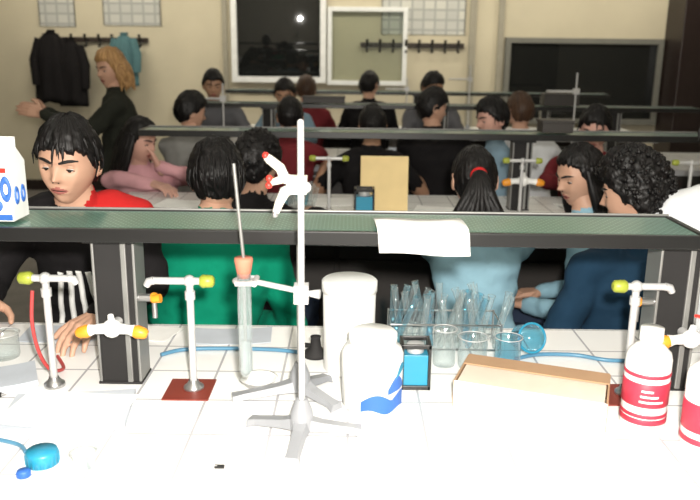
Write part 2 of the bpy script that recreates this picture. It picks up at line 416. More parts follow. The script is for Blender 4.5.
b.tube([(TX+.02,TY+.02,z),(TX-.014,TY+.022,z)],.005,'greymetal',8); b.tube([(TX+.022,TY-.022,z),(TX+.022,TY+.022,z)],.006,'greymetal',8)
b.build('retort_stand',(X,Y,BZ))
b=stand(-.103,1.50,.33,[(-.14,-.035),(.080,-.072),(.055,.075)]); b.build('retort_stand',(-.103,1.5,BZ))
b=MB(); rr=.0135
b.lathe((TX,TY,0),[(.0,.985),(.008,.987),(rr,1.0),(rr,1.205),(rr+.002,1.207),(rr-.0015,1.207),(rr-.0015,1.0),(.0,.99)],'glass',20)
b.lathe((TX,TY,0),[(0,.990),(.007,.991),(.0110,1.0),(.0110,1.06),(.0,1.062)],'powder',16)
b.lathe((TX,TY,0),[(0,1.19),(.0118,1.19),(.018,1.225),(.017,1.230),(0,1.230)],'cork',18)
b.build('test_tube',(TX,TY,.985))
b=MB(); b.tube([(TX,TY,1.02),(TX,TY,1.23),(TX-.008,TY,1.33),(TX-.014,TY,1.41)],.0034,'alu',10); b.build('thermometer',(TX,TY,1.02))
b=MB(); b.lathe((-.195,1.53,BZ),[(0,0),(.018,0),(.022,.004),(.038,.024),(.041,.026),(.037,.025),(.02,.008),(0,.005)],'white'); b.build('evaporating_dish',(-.195,1.53,BZ))
b=MB(); b.lathe((-.08,1.72,BZ),[(0,0),(.030,0),(.030,.01),(.014,.022),(.011,.045),(.013,.05),(.009,.05)],'blackmat'); b.tube([(-.08,1.72,BZ+.025),(-.12,1.73,BZ+.025)],.006,'black',8); b.build('bunsen_burner',(-.08,1.72,BZ))
def bottle(name,x,y,r,h,neck,capm,bands,bodym='white',rz=0,sx=1):
    b=MB(); p=[(0,0),(r*.92,0),(r,.008),(r,h*.70),(r*.93,h*.76),(r*.6,h*.83),(neck,h*.86),(neck,h*.90),(0,h*.90)]
    b.lathe((x,y,BZ),p,bodym,32)
    b.lathe((x,y,BZ),[(neck*1.2,h*.87),(neck*1.25,h*.875),(neck*1.2,h),(0,h)],capm,24)
    for z0,z1,m in bands: b.lathe((x,y,BZ),[(r+.0003,h*z0),(r+.0012,h*z0+.001),(r+.0012,h*z1-.001),(r+.0003,h*z1)],m,32)
    return b
b=MB(); cx,cy=.0,1.645
b.lathe((cx,cy,BZ),[(0,0),(.054,0),(.058,.006),(.060,.185),(.058,.190),(.063,.191),(.063,.214),(.058,.218),(.0,.219)],'paper',40); b.build('plastic_canister',(cx,cy,BZ))
b=MB(); cx,cy=.049,1.462; r0=.062
b.lathe((cx,cy,BZ),[(0,0),(r0-.006,0),(r0,.008),(r0+.002,.115),(r0-.003,.128),(r0-.016,.138),(r0-.020,.145)],'white',40)
b.lathe((cx,cy,BZ),[(r0-.016,.138),(r0-.012,.140),(r0-.012,.158),(r0-.016,.162),(0,.163)],'white',40)
rl=r0+.0030
b.arc((cx,cy,BZ),rl,R(-112),R(-20),lambda t:.010+.005*math.sin(t*9),lambda t:.032+.016*abs(math.sin(t*5)),'bluelabel')
b.arc((cx,cy,BZ),rl,R(-62),R(-18),lambda t:.046+.008*t,lambda t:.056+.026*math.sin(t*3.1),'bluelabel')
b.arc((cx,cy,BZ),rl,R(-44),R(-14),lambda t:.074+.02*t,lambda t:.078+.022*t+.014*math.sin(t*3.1),'bluep')
b.build('plastic_tub',(cx,cy,BZ))
b=bottle('x',.586,1.385,.043,.205,.018,'white',[(.08,.14,'pinklabel'),(.15,.19,'pinklabel'),(.26,.50,'pinklabel'),(.55,.59,'pinklabel')])
for i in range(3): b.arc((.586,1.385,BZ),.0448,R(-125+i*2),R(-65-i*14),lambda t,i=i:.064+i*.011,lambda t,i=i:.068+i*.011,'white',10)
b.build('reagent_bottle',(.586,1.385,BZ))
b=bottle('x',.672,1.30,.044,.20,.018,'redp',[(.08,.14,'pinklabel'),(.20,.48,'pinklabel')])
b.tube([(.672,1.30,BZ+.19),(.672,1.30,BZ+.235),(.664,1.30,BZ+.25),(.62,1.29,BZ+.262)],[.009,.006,.005,.003],'redp',10)
b.build('wash_bottle',(.672,1.30,BZ))
b=MB(); rz=R(-20); c=Vector((.385,1.470,BZ)); mR=Matrix.Rotation(rz,3,'Z'); W,D,H=.30,.15,.060
b.box(c+Vector((0,0,.002)),(W,D,.004),'cardin',rz)
for sx in(-1,1): b.box(c+mR@Vector((sx*W/2,0,H/2)),(.004,D,H),'card',rz)
for sy in(-1,1): b.box(c+mR@Vector((0,sy*D/2,H/2)),(W,.004,H),'white' if sy<0 else 'card',rz)
b.box(c+mR@Vector((0,D/2-.028,H+.001)),(W,.055,.003),'card',rz); b.box(c+mR@Vector((0,-.022,H-.004)),(W-.01,.095,.003),'cardin',rz)
b.build('cardboard_box',c)
def tubes(name,x0,x1,y0,y1,n,seedv,h=.15):
    rnd=random.Random(seedv); b=MB(); cx=(x0+x1)/2; cy=(y0+y1)/2
    for z in(.012,.075):
        b.tube([(x0,y0,BZ+z),(x1,y0,BZ+z),(x1,y1,BZ+z),(x0,y1,BZ+z),(x0,y0,BZ+z)],.0025,'steel',8)
    for X in(x0,x1):
        for Y in(y0,y1): b.tube([(X,Y,BZ),(X,Y,BZ+.078)],.0025,'steel',8)
    for i in range(n):
        px=x0+.01+(x1-x0-.02)*(i%(n//3))/(n//3-1); py=y0+.02+(y1-y0-.04)*(i//(n//3))/2
        L=h*(.85+.25*rnd.random()); t=Vector((rnd.uniform(-.40,.40),rnd.uniform(-.25,.2),1)).normalized()
        q=t.to_track_quat('Z','Y').to_matrix(); r=.0085
        b.lathe((px,py,BZ+.008),[(0,0),(r*.7,.002),(r,.008),(r,L),(r+.0018,L+.001),(r-.001,L+.001)],'glass' if i%4 else 'blueglass',12,rot=q)
    b.build(name,(cx,cy,BZ))
tubes('test_tube_rack',.10,.37,1.74,1.85,36,2,h=.14)
def beaker(x,y,r,h,gm='glass',name='glass_beaker',z=BZ):
    b=MB(); b.lathe((x,y,z),[(0,.001),(r*.95,.001),(r,.006),(r,h-.004),(r+.004,h),(r-.0015,h-.004)],gm,28); b.ring((x,y,z+h),r+.002,.0012,'greymetal'); return b.build(name,(x,y,z))
beaker(.29,1.665,.033,.075); beaker(.225,1.675,.026,.09); beaker(-.82,1.69,.035,.06); beaker(.372,1.665,.030,.075,'blueglass')
b=MB(); q=Matrix.Rotation(R(70),3,'X')@Matrix.Rotation(R(15),3,'Y')
b.lathe((.425,1.755,BZ+.040),[(0,0),(.032,0),(.035,.05),(.037,.052),(.032,.05),(.029,.004),(0,.004)],'blueglass',24,rot=q); b.ring(Vector((.425,1.755,BZ+.040))+q@Vector((0,0,.05)),.035,.003,'bluep',rot=q); b.build('blue_plastic_cup',(.425,1.755,BZ))
def jar(x,y,s=1.0):
    b=MB(); b.box((x,y,BZ+.045*s),(.056*s,.05*s,.075*s),'bluep')
    for sx in(-1,1):
        for sy in(-1,1): b.box((x+sx*.031*s,y+sy*.028*s,BZ+.055*s),(.007*s,.007*s,.11*s),'black')
    for z in(.005,.105):
        for sy in(-1,1): b.box((x,y+sy*.028*s,BZ+z*s),(.068*s,.007*s,.010*s),'black')
        for sx in(-1,1): b.box((x+sx*.031*s,y,BZ+z*s),(.007*s,.056*s,.010*s),'black')
    b.lathe((x,y,BZ+.083*s),[(0,0),(.02*s,0),(.02*s,.02*s),(0,.02*s)],'greymetal',16)
    b.build('staining_jar_holder',(x,y,BZ),bevel=.001)
jar(.146,1.560,.95); jar(.06,3.30,1.3)

b=MB(); x,y,z=-.722,1.55,SZ+.006; wq=.037
b.box((x,y,z+.058),(.074,.074,.116),'white')
vs=[(x-wq,y-wq,z+.116),(x+wq,y-wq,z+.116),(x+wq,y+wq,z+.116),(x-wq,y+wq,z+.116),(x-wq,y,z+.148),(x+wq,y,z+.148)]
b.add(vs,[(0,1,5,4),(2,3,4,5),(1,2,5),(3,0,4)],'white',False); b.box((x,y,z+.157),(.074,.004,.022),'white')
rq=Matrix.Rotation(R(90),3,'X')
for k,dx in enumerate((-.022,.002,.026)): b.ring((x+dx,y-.0373,z+.066),.010,.0042,'bluelabel',rot=rq,sx=.8,sz=1.9)
for k,dx in enumerate((-.020,.006)): b.ring((x+dx,y-.0373,z+.032),.008,.0036,'bluelabel',rot=rq,sx=1.0,sz=1.1)
b.box((x,y-.0375,z+.008),(.07,.002,.012),'bluelabel'); b.box((x+.012,y-.0375,z+.104),(.035,.002,.010),'redp')
for k in range(2): b.ring((x+.0373,y-.015+.03*k,z+.05),.009,.003,'bluelabel',rot=Matrix.Rotation(R(90),3,'Y'),sx=1.6,sz=.8)
b.build('milk_carton',(x,y,z))
b=MB(); vs=[];fs=[];prof=[(1.575,SZ+.007),(1.54,SZ+.010),(1.50,SZ+.010),(1.483,SZ+.008),(1.476,SZ+.0),(1.475,SZ-.02),(1.473,SZ-.040)]
for i,(yy,zz) in enumerate(prof):
    for j in range(9):
        t=j/8; vs.append((.048+.183*t+.006*i*(.3),yy-.002*math.sin(t*6),zz+.002*math.sin(t*7+i)-(.006*t if i>4 else 0)))
for i in range(len(prof)-1):
    for j in range(8): a=i*9+j; fs.append((a,a+1,a+10,a+9))
b.add(vs,fs,'paper',True); o=b.build('paper_sheet',(.15,1.5,SZ)); o.modifiers.new('s','SOLIDIFY').thickness=.002
def sheet(x,y,w,d,rz,z=BZ,name='paper_sheet',mt='paper',th=.0015,curl=.004):
    b=MB(); mr=Matrix.Rotation(rz,3,'Z'); n=8; vs=[];fs=[]
    for lay in(0,1):
        for i in range(n+1):
            for j in range(n+1):
                p=mr@Vector(((i/n-.5)*w,(j/n-.5)*d,0)); cz=curl*(abs(i/n-.5)*2)**3
                vs.append((x+p.x,y+p.y,z+.0005+cz+lay*th))
    N=(n+1)**2
    for i in range(n):
        for j in range(n):
            a=i*(n+1)+j; fs.append((a,a+1,a+n+2,a+n+1)); fs.append((N+a,N+a+n+1,N+a+n+2,N+a+1))
    ed=[i*(n+1) for i in range(n+1)]+[n*(n+1)+j for j in range(1,n+1)]+[i*(n+1)+n for i in range(n-1,-1,-1)]+[j for j in range(n-1,0,-1)]
    for k in range(len(ed)): a=ed[k];c=ed[(k+1)%len(ed)]; fs.append((a,c,N+c,N+a))
    b.add(vs,fs,mt,False); b.build(name,(x,y,z))
sheet(-.56,1.395,.24,.16,R(8),name='notebook',th=.012,curl=.002,mt='paperlined'); sheet(-.555,1.385,.23,.155,R(-6),z=BZ+.015)
sheet(-.78,1.54,.18,.12,R(25),name='notebook',th=.012,mt='paperlined'); sheet(-.74,1.845,.19,.12,R(4),mt='paperlined'); sheet(-.53,1.86,.17,.10,R(-15),z=BZ)
sheet(-.30,1.84,.2,.11,R(4),mt='paperlined')
b=MB(); b.tube([(-.82,1.445,BZ+.0055),(-.73,1.472,BZ+.0055)],.0055,'black',8); b.tube([(-.73,1.472,BZ+.0055),(-.72,1.475,BZ+.004)],[.004,.001],'steel',8); b.build('pen',(-.8,1.45,BZ))
def cap(x,y,r,h,mt):
    b=MB(); b.lathe((x,y,BZ),[(0,0),(r,0),(r,h*.8),(r*.93,h),(0,h)],mt,24)
    for k in range(18): t=k*math.pi/9; b.box((x+r*math.cos(t),y+r*math.sin(t),BZ+h*.4),(.002,.002,h*.7),mt,t)
    b.build('bottle_cap',(x,y,BZ))
cap(-.540,1.21,.028,.026,'bluep'); cap(-.555,1.165,.011,.012,'bluelabel')
b=MB(); b.lathe((-.462,1.20,BZ),[(0,.001),(.017,.001),(.022,.03),(.024,.031),(.020,.029),(.015,.004),(0,.003)],'glass',20); b.ring((-.462,1.20,BZ+.03),.023,.0012,'greymetal'); b.build('plastic_cup',(-.462,1.20,BZ))
hose('blue_rubber_hose',[(-.68,1.29,.905),(-.63,1.275,.905),(-.60,1.26,.905),(-.580,1.235,.906)],.004,'bluetube')
b=MB(); b.box((-.225,1.20,BZ+.0025),(.018,.008,.005),'black'); b.box((-.231,1.20,BZ+.006),(.005,.006,.003),'steel'); b.build('pen_cap',(-.225,1.2,BZ),bevel=.001)

b=MB(); q=Matrix.Rotation(R(-8),3,'X')
b.box((.155,3.585-.13,BZ+.130),(.215,.006,.26),'folder',rot=q); b.box((.155,3.585-.122,BZ+.128),(.205,.010,.25),'paper',rot=q); b.box((.155,3.585-.114,BZ+.130),(.215,.004,.26),'folder',rot=q)
b.box((.155-.108,3.585-.122,BZ+.130),(.004,.020,.26),'folder',rot=q); b.build('yellow_folder',(.155,3.45,BZ))

def rbottle(x,y,h,r,m,c):
    b=bottle('x',x,y,r,h,r*.4,c,[(.25,.5,'paperlined')],bodym=m); b.build('reagent_bottle',(x,y,BZ))
for x,y,h,r,m,c in[(-.62,3.35,.16,.035,'cabinet','black'),(1.2,3.4,.2,.04,'white','bluep'),(-.8,5.3,.2,.04,'white','redp'),(.3,5.3,.18,.04,'cabinet','white'),(1.3,5.35,.2,.04,'white','bluep')]: rbottle(x,y,h,r,m,c)
sheet(-.12,3.70,.3,.2,R(5)); sheet(.45,3.5,.3,.2,R(-12)); sheet(1.15,3.65,.25,.2,R(20)); sheet(-.8,3.6,.25,.2,R(-8))
for x,y,h in[(1.12,7.40,.62),(.52,7.35,.5),(-.9,5.40,.5),(1.55,5.37,.6)]:
    b=stand(x,y,h,[(-.1,.05),(.1,.05),(0,-.11)]); b.box((x,y,BZ+h*.8),(.04,.04,.04),'greymetal'); b.tube([(x,y,BZ+h*.8),(x-.12,y,BZ+h*.8)],.008,'greymetal',8)
    b.ring((x-.16,y,BZ+h*.8),.04,.006,'greymetal'); b.build('retort_stand',(x,y,BZ))
tubes('test_tube_rack',-.32,-.17,3.22,3.32,18,5)
for x,y,w_,h_,m in[(.95,3.585,.14,.05,'cabinet'),(-.2,5.585,.3,.04,'cabinet'),(1.5,5.585,.25,.08,'cabinet')]:
    b=MB(); b.box((x,y,SZ+.006+h_/2),(w_,.12,h_),m); b.box((x,y,SZ+.006+h_),(w_+.008,.128,.014),m); b.build('storage_box',(x,y,SZ),bevel=.003)

# ---------------------------------------------------------------- people
def ss(a,b,x):
    t=max(0,min(1,(x-a)/(b-a))); return t*t*(3-2*t)
def G(x,s): return math.exp(-(x/s)**2)
def head_pt(sx,sy,sz):
    x=.074*sx; y=.094*sy; z=.116*sz; t=max(0,-sz)
    x*=1-.34*t**1.5
    y*= (1-.45*t) if sy>0 else (1-.06*t)
    if y<-.068: y=-.068+(y+.068)*.62
    if sy<0:
        pr=max(0,min(1,(.014-z)/.038)) if z>-.025 else max(0,(z+.037)/.012)
        y-=.021*G(x,.0105)*pr + .004*G(x,.018)*G(z+.027,.009)
        y+=.011*G(abs(x)-.031,.015)*G(z-.003,.011)
        y-=.005*G(z-.023,.009)*G(x,.05)
        y-=.006*G(x,.021)*(G(z+.053,.005)+1.1*G(z+.065,.006))
        y-=.008*G(x,.022)*G(z+.096,.015)
        y-=.003*G(abs(x)-.042,.016)*G(z+.03,.018)
    return Vector((x,y,z))
def make_head(parent,Mh,skin,near,lookdown):
    seg,rg=(112,96) if near else (56,44)
    vs=[];fs=[]
    for i in range(rg+1):
        ph=math.pi*i/rg
        for k in range(seg):
            t=2*math.pi*k/seg; vs.append(head_pt(math.sin(ph)*math.cos(t),math.sin(ph)*math.sin(t),math.cos(ph)))
    for i in range(rg):
        for k in range(seg):
            k2=(k+1)%seg; fs.append((i*seg+k,(i+1)*seg+k,(i+1)*seg+k2,i*seg+k2))
    bv=BVHTree.FromPolygons(vs,fs)
    def sy(x,z):
        h=bv.ray_cast(Vector((x,-.4,z)),Vector((0,1,0)))[0]; return h.y if h else -.07
    b=MB(); b.add(vs,fs,skin)
    for i,f in enumerate(b.f):
        c=sum((b.v[j] for j in f),Vector())/4
        if c.y<-.05 and abs(c.x)<.024 and abs(c.z+.059)<.0105*(1-(abs(c.x)/.026)**2): b.m[i]='lips'
    hm={'hairblack':'browblack','hairbrown':'rackwood','hairblond':'rackwood'}[parent['hairm']]
    for s_ in(-1,1):
        b.ball((s_*.076,.010,-.006),(.007,.018,.030),skin,14,10,rot=Matrix.Rotation(R(-10),3,'X')@Matrix.Rotation(s_*R(18),3,'Z'))
        b.ring((s_*.080,.012,-.003),.016,.004,skin,rot=Matrix.Rotation(R(90),3,'Y'),sx=1.5,sz=.95,seg=20)
        ex=s_*.031; ey=sy(ex,.0)+.0085
        b.ball((ex,ey,.0),.0130,'eyewhite',16,12)
        b.ball((ex,ey-.0080,-.0030 if lookdown else -.0005),(.0070,.0064,.0070),'iris',12,8)
        b.ball((ex,ey,.0070 if lookdown else .0066),(.0148,.0136,.0098),skin,16,10)
        b.ball((ex,ey+.001,-.0105),(.0140,.0128,.0054),skin,16,8)
        b.tube([(ex+q*.0140,ey-.0137+.5*q*q*.012,.0005-.003*q*q) for q in(-1,-.5,0,.5,1)],[.0010,.0019,.0021,.0020,.0010],'iris',6)
        pts=[]
        for q in(0,.25,.5,.75,1):
            X=s_*(.010+.044*q); Z=.019+.007*math.sin(q*2.4); pts.append((X,sy(X,Z)-.0005,Z))
        b.tube(pts,[.0030,.0045,.0045,.0038,.0016],hm,8)
        b.ball((s_*.0075,sy(s_*.0075,-.031)+.001,-.0335),(.0024,.003,.0017),'iris',8,6)
    b.tube([(q*.021,sy(q*.021,-.059)-.0004,-.059-.001*abs(q)) for q in(-1,-.5,0,.5,1)],[.0005,.0013,.0015,.0013,.0005],'iris',6)
    for i in range(len(b.v)): b.v[i]=Mh@b.v[i]
    return b.build('head',parent=parent)
def make_hair(parent,Mh,style,hm,near,seed):
    seg,rg=(120,80) if near else (64,44)
    T={'short':.016,'boy':.018,'bob':.020,'long':.016,'curly':.025,'pony':.013}[style]
    T*=1+.18*math.sin(seed*2.3)
    vs=[];fs=[];hco=[]
    xs=[-1,-.62,-.42,-.15,.12,.4,1]
    ys={'short':[.46,.42,.28,-.02,-.12,-.52,-.62],'boy':[.42,.38,.24,-.02,-.15,-.5,-.6],'bob':[.52,.46,.15,-.45,-.7,-.8,-.85],'long':[.55,.50,.30,-.30,-.6,-.75,-.8],'curly':[.46,.40,.2,-.15,-.3,-.7,-.75],'pony':[.55,.5,.32,.02,-.1,-.55,-.62]}[style]
    for i in range(rg+1):
        ph=math.pi*i/rg
        for k in range(seg):
            t=2*math.pi*k/seg; d=Vector((math.sin(ph)*math.cos(t),math.sin(ph)*math.sin(t),math.cos(ph)))
            p=head_pt(*d); nn=noise.noise(d*3+Vector((seed,0,0))); n2=noise.noise(d*9+Vector((0,seed,0)))
            y=d.y; thr=ys[-1]
            for q in range(len(xs)-1):
                if xs[q]<=y<=xs[q+1]: thr=ys[q]+(ys[q+1]-ys[q])*(y-xs[q])/(xs[q+1]-xs[q]); break
            thr+=.10*nn+.06*n2+(.09*noise.noise(Vector((t*9,seed,0))) if y<0 else .04*noise.noise(Vector((t*14,seed,0))))
            m=ss(thr-.05,thr+.07,d.z)
            off=T*(1+.30*nn)*(.75+.45*max(0,d.z))
            if style=='curly': off+=.010*n2+.005*noise.noise(d*22)
            else: off+=.0014*math.sin(t*34+8*nn+ph*3)+.003*n2+.003*noise.noise(Vector((t*12,ph*2,seed)))
            if style=='pony' and y>0: off*=.8
            q_=-.014+(off+.014)*m
            vs.append(p+d*q_)
            hco.append(Vector((math.cos(t)*16,math.sin(t)*16,ph*1.0+seed)) if style!='curly' else p*110)
    for i in range(rg):
        for k in range(seg):
            k2=(k+1)%seg; fs.append((i*seg+k,(i+1)*seg+k,(i+1)*seg+k2,i*seg+k2))
    b=MB(); b.add(vs,fs,hm); rn=random.Random(seed)
    if style=='curly':
        for i in range(460 if near else 120):
            d=Vector((rn.gauss(0,1),rn.gauss(.35,1),rn.gauss(.35,1))).normalized()
            if d.y<-.02 and d.z<.50: continue
            if d.y<.15 and d.z<-.05: continue
            if d.z<-.6: continue
            p=head_pt(*d)+d*T*rn.uniform(.85,1.15)
            r_=rn.uniform(.005,.009); b.ball(p,(r_,r_*rn.uniform(.6,1.2),r_*rn.uniform(.7,1.3)),hm,7,5)
    if style in('short','boy'):
        # fine straight strands combed forward / down over the cap
        for i in range(130 if near else 34):
            d=Vector((rn.gauss(0,1),rn.gauss(.1,1),abs(rn.gauss(.55,.5)))).normalized()
            if d.y<-.3 and d.z<.50: continue
            if d.z<.12 and d.y<.3: continue
            hz_=Vector((d.x,d.y,0)); hz_=hz_.normalized() if hz_.length>.05 else Vector((0,-1,0))
            tg=hz_*.9+Vector((rn.gauss(0,.08),rn.gauss(0,.08),-.5)); tg=(tg-d*tg.dot(d)).normalized()
            p=head_pt(*d)+d*T*.95; L=rn.uniform(.022,.034)
            d2=(d+tg*L*8).normalized(); d3=(d+tg*L*16).normalized()
            b.tube([p-d*.002,head_pt(*d2)+d2*T*.98,head_pt(*d3)+d3*T*.85],[.0035,.0035,.0008],hm,6)
    if style in('long','bob'):
        A=100 if style=='long' else 104
        for i in range(44):
            a=R(-A+2*A*i/43)
            d=Vector((math.sin(a),math.cos(a),.25+.2*rn.random())).normalized()
            p=head_pt(*d)+d*.008; L=(.20 if style=='long' else .105)+.04*rn.random()
            ox=d.x*.035; oy=d.y*.03 if d.y>0 else d.y*.01
            q1=p+Vector((ox*.5,oy*.5+.003,-L*.35)); q2=p+Vector((ox*.8,oy*.6+.008,-L*.7)); q3=p+Vector((ox*.5+.008*rn.gauss(0,1),oy*.5+.015,-L-.03))
            b.tube([p,q1,q2,q3],[.012,.017,.016,.004],hm,8)
    if style=='pony':
        b.ring((0,.098,.012),.020,.011,'c_red',rot=Matrix.Rotation(R(65),3,'X'))
        for i in range(22):
            a=2*math.pi*i/22; ox,oz=.012*math.cos(a),.012*math.sin(a); w=1.9+rn.random()
            b.tube([(ox,.085,.015+oz),(ox*1.3,.118,.005+oz*1.2),(ox*w*1.3,.135,-.06+oz),(ox*w*2.6,.130,-.13),(ox*w*2.6,.115,-.20-.03*rn.random())],[.012,.014,.017,.014,.003],hm,8)
    for q in b.v[len(hco):]: hco.append(Vector((q.x*150,q.y*150,q.z*(12 if style!='curly' else 110))))
    for i in range(len(b.v)): b.v[i]=Mh@b.v[i]
    ob=b.build('hair',parent=parent)
    at=ob.data.attributes.new('hco','FLOAT_VECTOR','POINT')
    at.data.foreach_set('vector',[c for q in hco for c in q])
    return ob
def make_hand(parent,wr,d,n,side,skin,curl,near,label):
    d=d.normalized(); n=(n-d*n.dot(d)).normalized(); u=d.cross(n).normalized()*side
    b=MB(); wr=Vector(wr)
    b.capsule(wr-d*.03,wr+d*.012,.024,.024)
    for k,(o,f) in enumerate(((.030,.92),(.010,1.06),(-.010,1.0),(-.029,.80))):
        kn=wr+d*(.085 if k in(1,2) else .078)+u*o
        b.capsule(wr+d*.012+u*o*.55,kn,.0155,.0125,seg=10)
        ang=R(curl*.7); p=kn
        for L,r0,r1 in((.042*f,.0098,.0088),(.027*f,.0088,.0080),(.021*f,.0080,.0066)):
            dd=(d*math.cos(ang)+n*math.sin(ang)+u*o*2.2*math.cos(ang)).normalized(); q=p+dd*L; b.capsule(p,q,r0,r1,seg=10); p=q; ang+=R(curl)
    p=wr+d*.022+u*.022
    for dd,L,r0,r1 in(((d*.55+u*.75+n*.25),.042,.0150,.0115),((d*.8+u*.45+n*.3),.030,.0110,.0095),((d*.95+u*.15+n*.35),.024,.0095,.0078)):
        dd=dd.normalized(); q=p+dd*L; b.capsule(p,q,r0,r1,seg=10); p=q
    me=remesh(b,.0038 if near else .0055,3); me.materials.clear(); me.materials.append(M[skin])
    for pl in me.polygons: pl.use_smooth=True
    return link(label,me,parent)
def stool(x,y,zt,rz=0):
    b=MB(); b.lathe((x,y,0),[(0,zt-.03),(.16,zt-.03),(.17,zt-.022),(.17,zt-.008),(.16,zt),(0,zt)],'darkwood',28)
    for k in range(4):
        a=rz+math.pi/4+k*math.pi/2; b.tube([(x+.11*math.cos(a),y+.11*math.sin(a),zt-.03),(x+.20*math.cos(a),y+.20*math.sin(a),0)],.011,'steel',10)
    zr=max(.08,zt-.42); rr=.11+.09*(1-zr/zt)
    b.ring((x,y,zr),rr,.008,'steel'); b.build('lab_stool',(x,y,0))
PN=[0]
def person(name,hip,hz,yaw,head,hyaw=None,pitch=12,tilt=0,shirt='c_black',pants='c_jeans',skin='skin',hair='hairblack',style='short',
           arms='bench',near=False,fs=False,standing=False,accent=None,lookdown=False,wscale=1.0,hscale=1.0,L=None,Rr=None,collar=None,sdrop=.200):
    PN[0]+=1; hyaw=yaw if hyaw is None else hyaw
    e=bpy.data.objects.new(name,None); scene.collection.objects.link(e); e.location=(hip[0],hip[1],0); e.rotation_euler=(0,0,R(yaw)); e.empty_display_size=.2
    e['hairm']=hair
    hl=Matrix.Rotation(-R(yaw),3,'Z')@Vector((head[0]-hip[0],head[1]-hip[1],head[2]))
    szz=hl.z-sdrop; sc=Vector((hl.x*.65,hl.y*.62+.02,szz)); W=wscale; nk=Vector((hl.x*.9,hl.y*.85+.02,hl.z-.14))
    b=MB(); H0=Vector((0,0,hz))
    def ctr(t):
        p=H0.lerp(sc,t); p.y+= .02*math.sin(t*math.pi); return p
    rg=[]
    for t,rx,ry in((-.20,.15,.115),(-.05,.175,.125),(.12,.165,.118),(.35,.145,.105),(.6,.158,.112),(.8,.172,.114),(.95,.165,.098),(1.06,.12,.078)):
        rg.append((ctr(t) if t<=1 else sc+Vector((0,0,.03)),rx*W,ry*W))
    rg.append((sc.lerp(nk,.45)+Vector((0,0,.012)),.068,.062)); rg.append((nk,.054,.054)); rg.append((Vector((hl.x,hl.y+.008,hl.z-.05)),.050,.05))
    b.loft(rg,'x',24)
    segs=[(ctr(-.1),ctr(.9),.15*W,shirt),(nk+Vector((0,0,.005)),hl,.052,skin),(sc+Vector((-.12*W,0,.02)),sc+Vector((.12*W,0,.02)),.075,shirt),(sc,sc.lerp(nk,.62),.075,collar or shirt)]
    hands=[]
    for s_ in(-1,1):
        sh=sc+Vector((s_*.165*W,0,-.015)); a=arms
        if s_==-1 and L: a=L
        if s_==1 and Rr: a=Rr
        if a=='bench': el=Vector((s_*.235*W,sc.y-.10,max(szz-.24,.955))); wr=Vector((s_*.13,sc.y-.33,.950)); hd=Vector((-s_*.25,-1,-.05)); n=Vector((0,0,-1))
        elif a=='lap': el=Vector((s_*.25*W,sc.y+.02,szz-.26)); wr=Vector((s_*.10,sc.y-.20,hz+.105)); hd=Vector((-s_*.4,-1,-.1)); n=Vector((0,0,-1))
        elif a=='cheek': el=Vector((s_*.14,sc.y-.24,.955)); wr=Vector((hl.x+s_*.075,hl.y-.075,hl.z-.135)); hd=Vector((-s_*.02,.05,1)); n=Vector((-s_,.35,0))
        elif a=='wide': el=Vector((s_*.32,sc.y-.06,szz-.20)); wr=Vector((s_*.27,sc.y-.30,.955)); hd=Vector((-s_*.4,-1,-.1)); n=Vector((0,0,-1))
        elif a=='point': el=Vector((s_*.22,sc.y-.20,szz-.20)); wr=Vector((s_*.10,sc.y-.43,szz-.06)); hd=Vector((-s_*.1,-1,.1)); n=Vector((-s_,0,-.3))
        else: el,wr,hd,n=[Vector(q) for q in a]
        b.capsule(sc+Vector((s_*.09*W,0,.005)),sh,.068,.060); b.capsule(sh,el,.058,.046); b.capsule(el,wr,.045,.031)
        mid=el.lerp(sh,.35)
        segs.append((sh,el if not fs else mid,.055,shirt))
        if accent and s_==1: segs.append((sc+Vector((.085,-.03,.03)),sh+Vector((.0,0,.02)),.080,accent))
        if fs: segs.append((mid,el,.05,skin))
        segs.append((el,wr,.042,skin if fs else shirt)); hands.append((wr,(wr-el).normalized()*.5+hd.normalized(),n,-s_))
        hp=Vector((s_*.085,0,hz-.02))
        if standing:
            kn=Vector((s_*.095,-.02,hz*.53)); an=Vector((s_*.10,.02,.09)); to=Vector((s_*.11,-.13,.035))
        else:
            kn=Vector((s_*.115,-.40,hz-.045)); an=Vector((s_*.105,-.27,hz-.42)); to=an+Vector((0,-.14,-.055))
        b.capsule(hp,kn,.088 if not standing else .09,.062); b.capsule(kn,an,.060,.042); b.capsule(an+Vector((0,.02,-.04)),to,.036,.030)
        segs+= [(hp,kn,.08,pants),(kn,an,.055,pants),(an+Vector((0,.02,-.045)),to,.036,'black')]
    me=remesh(b,.012 if near else .019,5 if near else 3)
    names=[]
    for sg in segs:
        if sg[3] not in names: names.append(sg[3])
    me.materials.clear()
    for q in names: me.materials.append(M[q])
    pre=[(a,bb-a,max(1e-9,(bb-a).length_squared),r,names.index(mm)) for a,bb,r,mm in segs]
    for pl in me.polygons:
        c=pl.center; best=1e9
        for a,d,l2,r,mi in pre:
            t=max(0,min(1,(c-a).dot(d)/l2)); q=(c-a-d*t).length-r
            if q<best: best=q; bi=mi
        pl.material_index=bi; pl.use_smooth=True
    sk=names.index(skin)
    isn=[False]*len(me.vertices)
    for pl in me.polygons:
        if pl.material_index!=sk:
            for v in pl.vertices: isn[v]=True
    nrm=[v.normal.copy() for v in me.vertices]
    for v in me.vertices:
        if isn[v.index]:
            c=v.co; f=noise.noise(Vector((c.x*9,c.y*9,c.z*16+PN[0]*3)))*.012+noise.noise(Vector((c.x*22,c.y*22,c.z*34)))*.005
            v.co=c+nrm[v.index]*(f+.003)
    link('body',me,e)
    for i,(wr,hd,n,sd) in enumerate(hands): make_hand(e,wr,hd,n,sd,skin,22 if arms!='point' else 14,near,'hand_%d'%(i+1))
